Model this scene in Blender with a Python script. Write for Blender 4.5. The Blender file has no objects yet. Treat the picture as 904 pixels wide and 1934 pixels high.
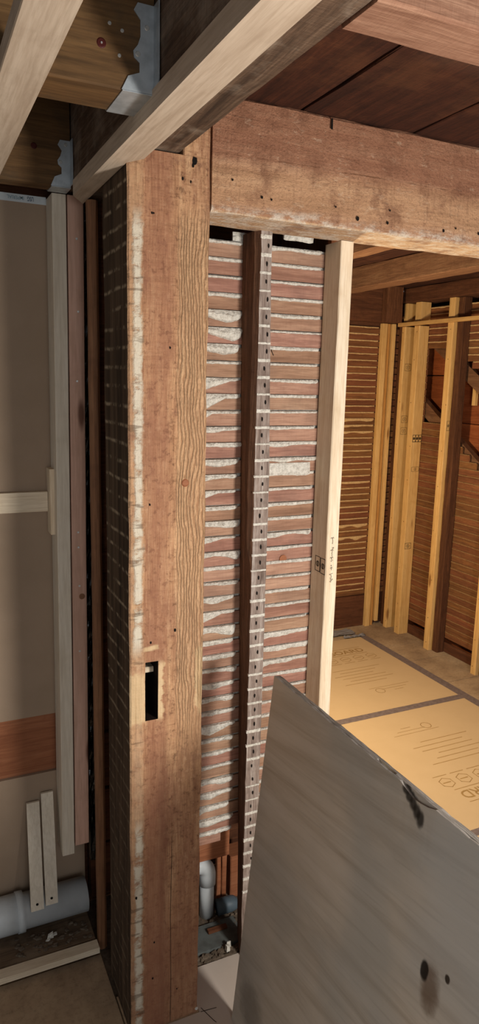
import bpy, math, random
from mathutils import Vector, Matrix, noise

# ------------------------------------------------------------------ camera, world, lights
scene = bpy.context.scene
COL = scene.collection
PITCH, ROLL, YAW, FPX = 10.7568, 1.4195, 25.1789, 1325.25
def make_camera():
    p, r, y = (math.radians(a) for a in (PITCH, ROLL, YAW))
    fw = Vector((math.sin(y)*math.cos(p), math.cos(y)*math.cos(p), -math.sin(p)))
    rt = Vector((math.cos(y), -math.sin(y), 0)); up = rt.cross(fw)
    r2 = rt*math.cos(r)+up*math.sin(r); u2 = -rt*math.sin(r)+up*math.cos(r)
    cd = bpy.data.cameras.new('camera'); cam = bpy.data.objects.new('camera', cd); COL.objects.link(cam)
    m = Matrix((r2, u2, -fw)).transposed().to_4x4(); m.translation = (0, 0, 1.75)
    cam.matrix_world = m
    cd.sensor_fit = 'VERTICAL'; cd.sensor_height = 36.0; cd.lens = FPX*36.0/1934.0
    cd.clip_start = 0.02
    scene.camera = cam
make_camera()

world = bpy.data.worlds.new('world'); scene.world = world; world.use_nodes = True
wb = world.node_tree.nodes['Background']; wb.inputs[0].default_value = (0.93, 0.97, 1.0, 1); wb.inputs[1].default_value = 0.25

def point_light(name, loc, power, color, radius):
    d = bpy.data.lights.new(name, 'POINT'); d.energy = power; d.color = color; d.shadow_soft_size = radius
    o = bpy.data.objects.new(name, d); o.location = loc; COL.objects.link(o); return o
point_light('work_light', (1.12, -0.05, 1.28), 112, (1.0, 0.95, 0.89), 0.13)
fill_data = bpy.data.lights.new('fill_light', 'AREA'); fill_data.shape = 'RECTANGLE'; fill_data.size = 1.0; fill_data.size_y = 1.3; fill_data.energy = 17; fill_data.color = (0.93, 0.96, 1.0)  # cool soft fill added behind the camera, no actual window there
fill_obj = bpy.data.objects.new('fill_light', fill_data); fill_obj.location = (.2, -2.1, 1.5); fill_obj.rotation_euler = (Vector((.4, 1.6, 1.0))-Vector((.2, -2.1, 1.5))).to_track_quat('-Z', 'Y').to_euler(); COL.objects.link(fill_obj)
point_light('room_lamp', (1.50, 2.74, 1.28), 80, (1.0, 0.78, 0.49), 0.08)

vs = scene.view_settings
vs.view_transform = 'Standard'; vs.look = 'None'; vs.gamma = 1.0; vs.use_curve_mapping = False
vs.exposure = 0.08

# ------------------------------------------------------------------ materials
def lin(c):
    if isinstance(c, str):
        c = tuple(int(c[i:i+2], 16) for i in (0, 2, 4))
    return tuple(((v/255)/12.92 if v/255 <= .04045 else ((v/255+.055)/1.055)**2.4) for v in c)+(1.0,)

class NT:
    def __init__(s, name):
        s.m = bpy.data.materials.new(name); s.m.use_nodes = True
        s.t = s.m.node_tree; s.n = s.t.nodes; s.b = s.n['Principled BSDF']
        s.pos = s.n.new('ShaderNodeNewGeometry').outputs['Position']
        s.oi = s.n.new('ShaderNodeObjectInfo').outputs['Random']
    def link(s, a, b): s.t.links.new(a, b)
    def val(s, sock, v):
        if isinstance(v, bpy.types.NodeSocket): s.link(v, sock)
        else: sock.default_value = v
    def math(s, op, a, b=0.0, c=None):
        n = s.n.new('ShaderNodeMath'); n.operation = op
        s.val(n.inputs[0], a); s.val(n.inputs[1], b)
        if c is not None: s.val(n.inputs[2], c)
        return n.outputs[0]
    def vmul(s, v, k):
        n = s.n.new('ShaderNodeVectorMath'); n.operation = 'MULTIPLY'; s.link(v, n.inputs[0]); n.inputs[1].default_value = k; return n.outputs[0]
    def vadd(s, a, b):
        n = s.n.new('ShaderNodeVectorMath'); n.operation = 'ADD'; s.val(n.inputs[0], a); s.val(n.inputs[1], b); return n.outputs[0]
    def noise(s, vec, scale, detail=4, rough=.55, dist=0.0):
        n = s.n.new('ShaderNodeTexNoise'); s.link(vec, n.inputs['Vector'])
        n.inputs['Scale'].default_value = scale; n.inputs['Detail'].default_value = detail
        n.inputs['Roughness'].default_value = rough; n.inputs['Distortion'].default_value = dist
        return n.outputs['Fac']
    def ramp(s, fac, stops):
        n = s.n.new('ShaderNodeValToRGB'); s.link(fac, n.inputs[0]); e = n.color_ramp.elements
        while len(e) < len(stops): e.new(.5)
        for k, (p, c) in zip(e, stops): k.position = p; k.color = lin(c)
        return n.outputs[0]
    def mix(s, fac, a, b, mode='MIX'):
        n = s.n.new('ShaderNodeMix'); n.data_type = 'RGBA'; n.blend_type = mode
        s.val(n.inputs[0], fac)
        s.val(n.inputs[6], a if isinstance(a, bpy.types.NodeSocket) else lin(a)); s.val(n.inputs[7], b if isinstance(b, bpy.types.NodeSocket) else lin(b))
        return n.outputs[2]
    def sep(s, v):
        n = s.n.new('ShaderNodeSeparateXYZ'); s.link(v, n.inputs[0]); return n.outputs
    def mr(s, v, a, b, c=0.0, d=1.0, smooth=True):
        n = s.n.new('ShaderNodeMapRange'); n.interpolation_type = 'SMOOTHSTEP' if smooth else 'LINEAR'
        s.val(n.inputs[0], v)
        for i, k in enumerate((a, b, c, d)): n.inputs[i+1].default_value = k
        return n.outputs[0]
    def band(s, v, a, b, e):          # 1 between a and b, soft edge e
        return s.math('MULTIPLY', s.mr(v, a-e, a+e), s.mr(v, b-e, b+e, 1, 0))
    def bump(s, h, strength, dist=.004):
        n = s.n.new('ShaderNodeBump'); n.inputs['Strength'].default_value = strength; n.inputs['Distance'].default_value = dist
        s.link(h, n.inputs['Height']); s.link(n.outputs[0], s.b.inputs['Normal'])
    def hsv(s, col, h=.5, sat=1.0, v=1.0):
        n = s.n.new('ShaderNodeHueSaturation'); s.val(n.inputs['Hue'], h); s.val(n.inputs['Saturation'], sat); s.val(n.inputs['Value'], v); s.link(col, n.inputs['Color']); return n.outputs[0]
    def done(s, col, rough=.8, metal=0.0, spec=.25):
        s.val(s.b.inputs['Base Color'], col); s.val(s.b.inputs['Roughness'], rough)
        s.b.inputs['Metallic'].default_value = metal; s.b.inputs['Specular IOR Level'].default_value = spec
        return s.m

AX = {'X': (.06, 1, 1), 'Y': (1, .06, 1), 'Z': (1, 1, .06)}
def stretched(t, axis, obj_off=True):
    v = t.pos
    if obj_off:
        c = t.n.new('ShaderNodeCombineXYZ')
        for i, k in enumerate((37.1, 17.3, 29.7)): t.link(t.math('MULTIPLY', t.oi, k), c.inputs[i])
        v = t.vadd(v, c.outputs[0])
    return v, t.vmul(v, AX[axis])

def wood(name, axis, dark, mid, light, scale=26, contrast=1.0, bump=.4, rough=.78, var=.18, blotch=None, blotch_amt=.5, knots=None, saw=0.0, hvar=0.0, tint=None):
    t = NT(name); v, sv = stretched(t, axis)
    g = t.noise(sv, scale*1.9, 6, .65, .8)
    fib = t.noise(t.vmul(sv, (1, 1, 1)), scale*12, 3, .6, .2)
    med = t.noise(v, scale*.9, 4, .6)
    a = .5-.28/contrast; b = .5+.28/contrast
    col = t.ramp(g, [(a, dark), (.5, mid), (b, light)])
    col = t.mix(t.mr(fib, .35, .72, 0, .5), col, dark)
    col = t.mix(t.mr(med, .5, .75, 0, .35), col, dark)
    if blotch:
        bn = t.noise(v, 5.5, 5, .65)
        col = t.mix(t.mr(bn, .48, .68, 0, blotch_amt), col, blotch)
    h = t.math('ADD', t.math('MULTIPLY', g, .6), t.math('MULTIPLY', fib, .5))
    if saw:
        inv = {'X': (1, .1, .1), 'Y': (.1, 1, .1), 'Z': (.1, .1, 1)}[axis]
        sw = t.noise(t.vmul(v, inv), 210, 2, .5, .3)
        h = t.math('ADD', h, t.math('MULTIPLY', sw, saw)); col = t.mix(t.mr(sw, .45, .75, 0, .25*saw), col, dark)
    if knots:
        vo = t.n.new('ShaderNodeTexVoronoi'); vo.inputs['Scale'].default_value = 1.0
        kv = t.vmul(v, {'X': (2.2, 9, 9), 'Y': (9, 2.2, 9), 'Z': (9, 9, 2.2)}[axis]); t.link(t.vadd(kv, (0.13, .37, .21)), vo.inputs['Vector'])
        col = t.mix(t.mr(vo.outputs['Distance'], .05, .13, .85, 0), col, knots)
    if tint:
        col = t.mix(t.mr(t.oi, .0, 1.0, 0, .75, False), col, t.mix(1.0, col, tint, 'MULTIPLY'))
    rv = t.math('FRACT', t.math('MULTIPLY', t.oi, 7.77))
    col = t.hsv(col, t.mr(rv, 0, 1, .5-hvar, .5+hvar, False) if hvar else .5, 1.0, t.mr(t.oi, 0, 1, 1-var, 1+var, False))
    t.bump(h, bump, .004)
    return t.done(col, rough)

M = {}
M['pine'] = wood('pale_pine', 'Z', 'c6ab88', 'e6d5ba', 'efe2cc', 18, .9, .12, .7, .05, knots='7c5532')
M['pine_x'] = wood('pale_pine_along', 'X', 'c0aa8c', 'e0d0b6', 'e8dbc4', 18, .9, .12, .7, .05, knots='7c5532')
M['pine_y'] = wood('pale_pine_deep', 'Y', 'a08b76', 'c4b29d', 'd2c2ae', 14, .9, .12, .7, .05, knots='8a6544')
M['pine_gold'] = wood('golden_pine', 'Z', 'b5894f', 'd5ab6c', 'e2be84', 18, .9, .12, .7, .06, knots='80542a')
M['pine_orange'] = wood('orange_pine', 'Z', '94642f', 'b98546', 'c99a5c', 18, .9, .12, .7, .04, knots='70461f')
M['plaster_dusty'] = None
M['pine_gold_y'] = wood('golden_pine_deep', 'Y', 'a87d48', 'c99f62', 'd8b47a', 18, .9, .12, .7, .06, knots='80542a')
M['pine_grey'] = wood('grey_pine', 'Z', 'c4b59f', 'e0d4c0', 'e8decd', 16, .8, .12, .75, .04, knots='6a5138')
M['pine_pink'] = wood('pinkish_board', 'Z', 'b08a74', 'd0a792', 'dbb5a1', 14, .8, .15, .75, .04, knots='5b3524')
M['brown_strip'] = wood('brown_strip', 'Z', '5a3a27', '8e6446', 'a57a58', 16, .8, .2, .6, .04)
M['red_board'] = wood('red_board', 'X', '744128', '9a6242', 'a87253', 14, .8, .2, .7, .04, knots='4b2818')
M['joist_new'] = wood('dark_joist', 'X', '402e1b', '6c4f30', '83643f', 16, .9, .15, .75, .05, blotch='3d382e', blotch_amt=.5)
M['beam_dark'] = wood('old_dark_beam', 'Y', '33261d', '66503f', '8f7965', 22, 1.1, .7, .85, .03, blotch='a39483', blotch_amt=.6, saw=.5)
M['plank'] = wood('old_plank', 'Y', '1d0d07', '3f2013', '552e1c', 22, 1.0, .5, .88, .14, blotch='7a4e30', blotch_amt=.2, saw=.6)
M['rough_joist_x'] = wood('rough_joist', 'X', '6b4634', '96705a', 'ad8870', 24, 1.0, .5, .85, .03, saw=.6)
M['rough_joist_y'] = wood('rough_joist_deep', 'Y', '4d3220', '765239', '8c6a4c', 24, 1.0, .5, .85, .06, saw=.6)
M['old_brown_z'] = wood('old_brown', 'Z', '3a2114', '5f3b25', '7a5034', 24, 1.0, .5, .85, .1, saw=.4)
M['old_brown_x'] = wood('old_brown_along', 'X', '3a2114', '5d3823', '744a30', 24, 1.0, .5, .85, .1, saw=.4)
M['old_brown_y'] = wood('old_brown_deep', 'Y', '3a2114', '5d3823', '744a30', 24, 1.0, .5, .85, .1, saw=.4)
M['sheath'] = wood('sheathing', 'Y', '6b3218', '94502a', 'a8673c', 16, .8, .5, .8, .15, saw=.6)
M['lath'] = wood('lath', 'X', '8a6552', 'bb927a', 'd6b094', 24, 1.0, .5, .85, .12, blotch='7c6456', blotch_amt=.35, saw=.4, hvar=.012, tint='b9aca8')
M['lath_far'] = wood('lath_far', 'X', '50301c', '7b4e30', '946239', 24, 1.0, .4, .85, .14, hvar=.01, saw=.3)
M['lath_side'] = wood('lath_side', 'Y', '50301c', '7b4e30', '946239', 24, 1.0, .4, .85, .14, hvar=.01, saw=.3)
M['old_stud_side'] = wood('old_stud_side', 'Z', '3a271c', '6b4d3a', '8d6b53', 26, 1.0, .7, .9, .02, saw=.3)
M['mortise'] = wood('shaded_mortise_wood', 'Y', '120b07', '261810', '332218', 26, 1.0, .4, .9, .02)  # near-black tone paints in the shade of the deep slot
M['sill'] = wood('dusty_sill', 'X', '44362a', '6b5743', '82694f', 12, 1.0, .4, .92, .02, blotch='8e7d68', blotch_amt=.5)
M['weathered'] = wood('weathered_stud', 'Z', '574840', '9b8a7f', 'cbc0b6', 34, 1.2, 1.0, .9, .02, blotch='50392b', blotch_amt=.6)

def simple(name, col, rough=.8, metal=0.0, nscale=60, namt=.12, bump=.1, dark=None, spec=.25, dist=.002):
    t = NT(name); n = t.noise(t.pos, nscale, 5, .6)
    c = t.mix(t.mr(n, .35, .7, 0, namt), col, dark or '3a3028')
    t.bump(n, bump, dist); return t.done(c, rough, metal, spec)
M['plaster'] = simple('plaster', 'e6e1d5', .95, 0, 110, .5, .9, '968f82', dist=.010)
M['plaster_tan'] = simple('plaster_tan', 'c9a878', .95, 0, 120, .4, .7, '8a6a42', dist=.004)
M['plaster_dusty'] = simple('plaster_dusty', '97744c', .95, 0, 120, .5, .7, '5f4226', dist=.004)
M['metal'] = simple('galvanised_steel', 'c3cbd0', .42, .55, 45, .35, .06, '7d878c', .5)
M['nail'] = simple('nail_head', 'cfcfca', .4, .6, 50, .1, .05, '88888a', .5)
M['pvc'] = simple('white_pvc', 'c3c8c9', .42, 0, 12, .3, .03, '8f9392', .4)
M['pvc_grey'] = simple('slate_pipe', '56646d', .5, 0, 20, .3, .05, '3c464d', .3)
M['black_film'] = simple('black_film', '0b0c0c', .22, 0, 30, .2, .3, '020202', .6, .01)
M['ink'] = simple('ink', '2a2018', .9, 0, 20, .1, 0)
M['print'] = simple('brown_print', '9a7a4a', .9, 0, 30, .4, 0, 'b8965f')
M['blue_ink'] = simple('blue_ink', '22405c', .8, 0, 30, .1, 0)
M['pale_blue_ink'] = simple('pale_blue_ink', '7d95a0', .8, 0, 30, .1, 0)
M['hole_dark'] = simple('dark_hole', '0d0907', .95, 0, 30, .1, 0)
M['tape'] = simple('floor_tape', '7e716f', .6, 0, 55, .55, .3, '5a4d4c')
M['label_white'] = simple('white_tape', 'c7ced0', .7, 0, 20, .1, 0)
M['grey_slab'] = simple('grey_slab', '5f6360', .8, 0, 30, .5, .2, '3a3632')
M['debris'] = simple('debris', '6d5f50', .95, 0, 60, .6, .4, '332a22')
M['paper'] = simple('paper_scrap', '8d8a8c', .8, 0, 30, .4, .2, '5c5a64')
M['red_plug'] = simple('red_plug', '4a1712', .6, 0, 40, .4, .2, '200806')
M['sheet'] = simple('tan_floor_board', 'cbb089', .82, 0, 9, .10, .05, 'ae9068')
M['sheet_near'] = simple('beige_floor_board', 'bdb0a3', .82, 0, 9, .10, .05, 'a09383')

def m_drywall():
    t = NT('brown_drywall_paper'); n = t.noise(t.pos, 7, 4); f = t.noise(t.pos, 160, 3, .6)
    c = t.mix(t.mr(n, .35, .7, 0, .35), '9c8772', '88745f')
    c = t.mix(t.mr(f, .66, .74, 0, .5), c, 'b3a593'); t.bump(f, .06); return t.done(c, .9)
M['drywall'] = m_drywall()

def m_floor():
    t = NT('dusty_subfloor'); n = t.noise(t.pos, 3.5, 6, .65); f = t.noise(t.pos, 60, 5, .7)
    c = t.ramp(n, [(.3, '86705a'), (.5, 'ab9376'), (.7, 'bfa88a')])
    c = t.mix(t.mr(f, .45, .75, 0, .4), c, '5a4736'); t.bump(f, .15); return t.done(c, .9)
M['floor'] = m_floor()

def m_plywood():
    t = NT('grey_plywood')
    rot = t.n.new('ShaderNodeVectorRotate'); rot.rotation_type = 'X_AXIS'; rot.inputs['Angle'].default_value = math.radians(8)
    t.link(t.pos, rot.inputs['Vector']); v = rot.outputs[0]
    sv = t.vmul(v, (1, .07, 1.0))
    g = t.noise(sv, 17, 5, .6, 1.0); big = t.noise(v, 2.6, 4, .5)
    fib = t.noise(t.vmul(v, (1, .05, 1)), 120, 3, .6)
    c = t.ramp(g, [(.3, 'bfae98'), (.5, 'dccfbc'), (.7, 'e6dac9')])
    c = t.mix(t.mr(big, .4, .65, 0, .55), c, 'aeb0ab')
    c = t.mix(t.mr(fib, .5, .8, 0, .2), c, '7d6c5b')
    s = t.sep(t.pos)
    def spot(y, z, ry, rz, col, c, amt=.95, e=.5):
        dy = t.math('DIVIDE', t.math('SUBTRACT', s[1], y), ry); dz = t.math('DIVIDE', t.math('SUBTRACT', s[2], z), rz)
        d = t.math('ADD', t.math('MULTIPLY', dy, dy), t.math('MULTIPLY', dz, dz))
        d = t.math('ADD', d, t.math('MULTIPLY', t.math('SUBTRACT', t.noise(t.pos, 45, 3), .5), 1.2))
        return t.mix(t.mr(d, 1-e, 1+e, amt, 0), c, col)
    wob = t.math('ADD', s[1], t.math('MULTIPLY', t.math('SUBTRACT', t.noise(t.pos, 9, 4), .5), .12))
    c = t.mix(t.math('MULTIPLY', t.mr(wob, .80, .95, .45, 0), t.mr(s[2], .55, .8)), c, 'c9cfd0')
    c = t.mix(t.mr(wob, .95, 1.35, 0, .35), c, 'a08d76')
    c = spot(.815, .69, .022, .045, '6e5136', c, .75, .8); c = spot(.834, .712, .010, .020, '1d140e', c); c = spot(.78, .742, .006, .008, '3a2c20', c)
    for k in range(5): c = spot(.952-.012*k, .996-.008*k, .010, .009+.002*k, '29241e', c, .9, .7)
    c = spot(1.40, .12, .06, .06, '5d5244', c, .5, .9)
    t.bump(t.math('ADD', g, fib), .12); return t.done(c, .75)
M['plywood'] = m_plywood()
M['ply_edge'] = wood('plywood_edge', 'Y', '4f4a44', '8d8780', 'aaa49c', 30, 1.2, .8, .9, .02)

def m_post():
    t = NT('old_post_front'); s = t.sep(t.pos); v = t.pos; X, Z = s[0], s[2]
    sv = t.vmul(v, (1, 1, .05))
    g = t.noise(sv, 62, 6, .65, .8); fib = t.noise(sv, 380, 3, .6); big = t.noise(t.vmul(v, (1, 1, .35)), 11, 6, .7)
    saw = t.noise(t.vmul(v, (.12, 1, 1)), 120, 3, .6); spk = t.noise(v, 75, 5, .7)
    c = t.ramp(g, [(.28, '8f6247'), (.5, 'b98966'), (.72, 'd0a67f')])
    c = t.mix(t.mr(big, .42, .64, 0, .75), c, '94654e')
    c = t.mix(t.mr(fib, .38, .72, 0, .5), c, '74492f')
    c = t.mix(t.mr(saw, .5, .75, 0, .35), c, '7b5038'); c = t.mix(t.mr(spk, .52, .68, 0, .7), c, '5d3a28'); pat = t.noise(t.vmul(v, (1, 1, .7)), 34, 6, .75); c = t.mix(t.mr(pat, .52, .7, 0, .55), c, '70473a'); c = t.mix(t.mr(pat, .45, .3, 0, .45), c, 'cfa582'); c = t.mix(t.mr(spk, .42, .3, 0, .3), c, 'd3ad88')
    # ridged grain along the right-hand third
    dn = t.noise(t.vmul(v, (1, 1, .32)), 15, 6, .58)
    wv = t.n.new('ShaderNodeTexWave'); wv.wave_type = 'BANDS'; wv.bands_direction = 'X'; wv.wave_profile = 'SIN'
    wv.inputs['Scale'].default_value = 38; wv.inputs['Distortion'].default_value = 0
    cc = t.n.new('ShaderNodeCombineXYZ'); t.link(t.math('ADD', X, t.math('MULTIPLY', dn, .05)), cc.inputs[0]); t.link(cc.outputs[0], wv.inputs['Vector'])
    rm = t.math('MULTIPLY', t.mr(t.math('ADD', X, t.math('MULTIPLY', dn, .03)), .572, .588), t.math('MULTIPLY', t.mr(Z, .7, 1.0), t.mr(Z, 2.05, 2.15, 1, 0)))
    c = t.mix(t.math('MULTIPLY', rm, .55), c, 'c69d78')
    rid = t.math('MULTIPLY', wv.outputs['Fac'], rm)
    c = t.mix(t.math('MULTIPLY', t.mr(wv.outputs['Fac'], 0, .35, 1, 0), t.math('MULTIPLY', rm, .55)), c, '7d4f32')
    # dark stain along the middle in the lower half, crack
    st = t.math('MULTIPLY', t.band(t.math('ADD', X, t.math('MULTIPLY', t.noise(v, 8, 3), .02)), .532, .552, .014), t.mr(Z, .7, 1.0, 1, 0))
    c = t.mix(t.math('MULTIPLY', st, .45), c, '5a3c30')
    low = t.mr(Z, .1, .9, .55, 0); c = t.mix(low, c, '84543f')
    cr = t.math('MULTIPLY', t.band(t.math('ADD', X, t.math('MULTIPLY', t.noise(t.vmul(v, (1, 1, .6)), 6, 3), .012)), .5618, .5634, .0006), t.mr(Z, .52, .62, 1, 0))
    c = t.mix(cr, c, '1f120c')
    # plaster streak near the left edge
    nx = t.math('ADD', X, t.math('MULTIPLY', t.math('SUBTRACT', t.noise(t.vmul(v, (1, 1, .6)), 30, 6, .75), .5), .030))
    brk = t.noise(t.vmul(v, (.5, 1, 1)), 22, 6, .75)
    m1 = t.math('MULTIPLY', t.band(nx, .459, .4785, .0045), t.mr(brk, .34, .5))
    m1 = t.math('MULTIPLY', m1, t.math('SUBTRACT', t.mr(Z, 2.06, 2.12, 1, 0), t.math('MULTIPLY', t.band(Z, .62, 1.10, .03), .92)))
    c = t.mix(t.math('MULTIPLY', t.mr(nx, .484, .48, 0, .5, False), t.mr(brk, .3, .6, .2, .7)), c, 'bb9a78')
    mid = t.math('MULTIPLY', t.band(t.math('ADD', X, t.math('MULTIPLY', t.math('SUBTRACT', t.noise(t.vmul(v, (1, 1, .3)), 14, 5, .7), .5), .05)), .487, .545, .012), .45)
    c = t.mix(mid, c, '8f5b47')
    c = t.mix(t.math('MULTIPLY', m1, .82), c, 'cdc5b3')
    ck = t.math('MULTIPLY', t.mr(t.noise(t.vmul(v, (.15, 1, 1)), 55, 3, .6), .6, .66), t.mr(nx, .486, .48))
    c = t.mix(t.math('MULTIPLY', ck, .55), c, '5c4432')
    # fresh cut wood around the mortise and chewed right edge
    fr = t.math('MULTIPLY', t.band(t.math('ADD', X, t.math('MULTIPLY', t.noise(t.vmul(v, (.3, 1, 1)), 70, 2), .012)), .44, .492, .003), t.band(t.math('ADD', Z, t.math('MULTIPLY', t.noise(t.vmul(v, (1, 1, .4)), 90, 3), .03)), .92, 1.05, .006))
    fr2 = t.math('MULTIPLY', t.band(t.math('ADD', X, t.math('MULTIPLY', t.noise(t.vmul(v, (.3, 1, 1)), 60, 3), .03)), .53, .548, .003), t.band(Z, .91, 1.06, .01))
    fr3 = t.math('MULTIPLY', t.mr(t.math('SUBTRACT', X, t.math('MULTIPLY', t.noise(t.vmul(v, (.25, 1, 1)), 34, 3), .055)), .588, .596), t.band(Z, .905, 1.085, .01))
    fr4 = t.math('MULTIPLY', t.band(t.math('ADD', X, t.math('MULTIPLY', t.noise(t.vmul(v, (.25, 1, 1)), 60, 3), .02)), .494, .532, .004), t.band(t.math('ADD', Z, t.math('MULTIPLY', t.noise(v, 40, 2), .01)), 1.098, 1.109, .003))
    fw_ = t.ramp(g, [(.3, 'b08c64'), (.55, 'd2b48c'), (.75, 'dcc29c')])
    for k, a in ((fr, .75), (fr2, .75), (fr3, .65), (fr4, .75)): c = t.mix(t.math('MULTIPLY', k, a), c, fw_)
    c = t.hsv(c, .506, .98, 1.12)
    h = t.math('ADD', t.math('ADD', t.math('MULTIPLY', g, .5), t.math('MULTIPLY', fib, .4)), t.math('MULTIPLY', rid, 1.1))
    h = t.math('ADD', h, t.math('MULTIPLY', m1, .6)); h = t.math('ADD', h, t.math('MULTIPLY', t.math('ADD', saw, spk), .5))
    t.bump(h, .8, .005); return t.done(c, .82)
M['post'] = m_post()

def m_post_side():
    t = NT('old_post_side'); s = t.sep(t.pos); v = t.pos
    sv = t.vmul(v, (1, 1, .06)); g = t.noise(sv, 34, 5, .6, .6)
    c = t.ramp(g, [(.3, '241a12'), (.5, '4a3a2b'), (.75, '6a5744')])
    zz = t.math('ADD', s[2], t.math('MULTIPLY', t.math('SUBTRACT', t.noise(v, 9, 2), .5), .012))
    fr = t.math('FRACT', t.math('DIVIDE', zz, .0437))
    m = t.math('MULTIPLY', t.band(fr, .42, .58, .07), t.mr(t.noise(t.vmul(v, (1, 1.5, 1)), 19, 4, .7), .42, .62))
    m = t.math('MULTIPLY', m, t.mr(s[2], .6, 1.2, .3, .9))
    c = t.mix(m, c, 'a8987f'); t.bump(t.math('ADD', g, t.math('MULTIPLY', m, .5)), .5); return t.done(c, .9)
M['post_side'] = m_post_side()

def m_header():
    t = NT('rough_header'); s = t.sep(t.pos); v = t.pos; Z = s[2]
    sv = t.vmul(v, (.06, 1, 1)); g = t.noise(sv, 55, 5, .6, .7); fine = t.noise(v, 150, 4, .7)
    saw = t.noise(t.vmul(v, (1, .1, .12)), 150, 2, .5)
    c = t.ramp(g, [(.28, '865c43'), (.5, 'b38566'), (.75, 'c99f7e')])
    zz = t.math('ADD', Z, t.math('MULTIPLY', t.math('SUBTRACT', t.noise(t.vmul(v, (.3, 1, 1)), 7, 4), .5), .05))
    up = t.mr(zz, 2.225, 2.255); c = t.mix(t.math('MULTIPLY', up, .6), c, '8f5f49')
    lo = t.math('MULTIPLY', t.band(zz, 2.14, 2.225, .025), .45); c = t.mix(lo, c, 'cba27a')
    line = t.band(t.math('ADD', Z, t.math('MULTIPLY', t.noise(t.vmul(v, (.4, 1, 1)), 6, 3), .02)), 2.2555, 2.2585, .001); c = t.mix(t.math('MULTIPLY', t.math('MULTIPLY', line, t.mr(t.noise(t.vmul(v, (1, 1, .2)), 9, 3), .4, .6)), .7), c, '59371f')
    und = t.mr(Z, 2.1205, 2.124, 1, 0); c = t.mix(t.math('MULTIPLY', und, .75), c, 'cfae88')
    pl = t.math('MULTIPLY', t.mr(zz, 2.122, 2.152, 1, 0), t.mr(t.noise(t.vmul(v, (.5, 1, 1)), 40, 5, .75), .42, .62)); c = t.mix(t.math('MULTIPLY', pl, .8), c, 'e0d6c6')
    bl2 = t.noise(v, 14, 6, .7); c = t.mix(t.mr(bl2, .47, .68, 0, .65), c, '7e5540'); c = t.mix(t.mr(t.noise(t.vmul(v, (.4, 1, 1)), 60, 5, .75), .56, .7, 0, .4), c, 'd8bda0')
    c = t.mix(t.mr(fine, .5, .8, 0, .45), c, '6a4630'); c = t.mix(t.mr(saw, .5, .8, 0, .25), c, '6f4a36')
    t.bump(t.math('ADD', t.math('ADD', g, t.math('MULTIPLY', fine, 1.4)), t.math('ADD', saw, bl2)), .8, .005); return t.done(c, .85)
M['header'] = m_header()

# ------------------------------------------------------------------ mesh helpers
ORG = {}
rng = random.Random(11)
def mk(name, verts, faces, mat, parent=None, label=None, cat=None, group=None, kind=None, mats=None, midx=None, smooth=False):
    if parent is not None and parent not in ORG: ORG[parent] = Vector(parent.location)
    xs = [v[0] for v in verts]; ys = [v[1] for v in verts]; zs = [v[2] for v in verts]
    o = Vector(((min(xs)+max(xs))/2, (min(ys)+max(ys))/2, min(zs)))
    me = bpy.data.meshes.new(name); me.from_pydata([Vector(v)-o for v in verts], [], faces)
    if mats:
        for k in mats: me.materials.append(M[k])
        for p, i in zip(me.polygons, midx): p.material_index = i
    else: me.materials.append(M[mat])
    if smooth:
        for p in me.polygons: p.use_smooth = True
    me.update()
    ob = bpy.data.objects.new(name, me); COL.objects.link(ob); ORG[ob] = o
    if parent is not None: ob.parent = parent; ob.location = o-ORG[parent]
    else: ob.location = o
    for k, val in (('label', label), ('category', cat), ('group', group), ('kind', kind)):
        if val: ob[k] = val
    return ob
def thing(name, loc, label, cat, group=None):
    e = bpy.data.objects.new(name, None); e.location = loc; e.empty_display_size = .05; COL.objects.link(e); ORG[e] = Vector(loc)
    e['label'] = label; e['category'] = cat
    if group: e['group'] = group
    return e

def join(*parts):
    V, F = [], []
    for v, f in parts:
        n = len(V); V += [tuple(x) for x in v]; F += [tuple(i+n for i in q) for q in f]
    return V, F
def loft(rings, cap=True):
    n = len(rings[0]); V = [tuple(p) for r in rings for p in r]; F = []
    for i in range(len(rings)-1):
        for j in range(n):
            a = i*n+j; b = i*n+(j+1) % n; F.append((a, b, b+n, a+n))
    if cap:
        F.append(tuple(reversed(range(n)))); k = (len(rings)-1)*n; F.append(tuple(range(k, k+n)))
    return V, F
def board(axis, x0, x1, y0, y1, z0, z1, ch=.002, seg=1, jit=0.0, seed=None):
    """chamfered bar along an axis, cross-section gently uneven ring by ring"""
    r = random.Random(seed if seed is not None else rng.random())
    lo = [x0, y0, z0]; hi = [x1, y1, z1]; a = 'XYZ'.index(axis); b, c = [(1, 2), (2, 0), (0, 1)][a]
    rings = []; off = [[r.uniform(0, 50), r.uniform(0, 50)] for _ in range(8)]
    for i in range(seg+1):
        p = lo[a]+(hi[a]-lo[a])*i/seg
        pts = [(lo[b]+ch, lo[c]), (hi[b]-ch, lo[c]), (hi[b], lo[c]+ch), (hi[b], hi[c]-ch), (hi[b]-ch, hi[c]), (lo[b]+ch, hi[c]), (lo[b], hi[c]-ch), (lo[b], lo[c]+ch)]
        ring = []
        for k, (u, w) in enumerate(pts):
            du = dw = 0
            if jit and i not in (0, seg) or jit and seg > 1:
                du = jit*noise.noise((p*9, off[k//2][0], 0)); dw = jit*noise.noise((p*9, off[k//2][1], 7))
            q = [0, 0, 0]; q[a] = p; q[b] = u+du; q[c] = w+dw; ring.append(tuple(q))
        rings.append(ring)
    return loft(rings)
def box(x0, x1, y0, y1, z0, z1):
    V = [(x, y, z) for x in (x0, x1) for y in (y0, y1) for z in (z0, z1)]
    return V, [(0, 1, 3, 2), (4, 6, 7, 5), (0, 4, 5, 1), (2, 3, 7, 6), (0, 2, 6, 4), (1, 5, 7, 3)]
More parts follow.
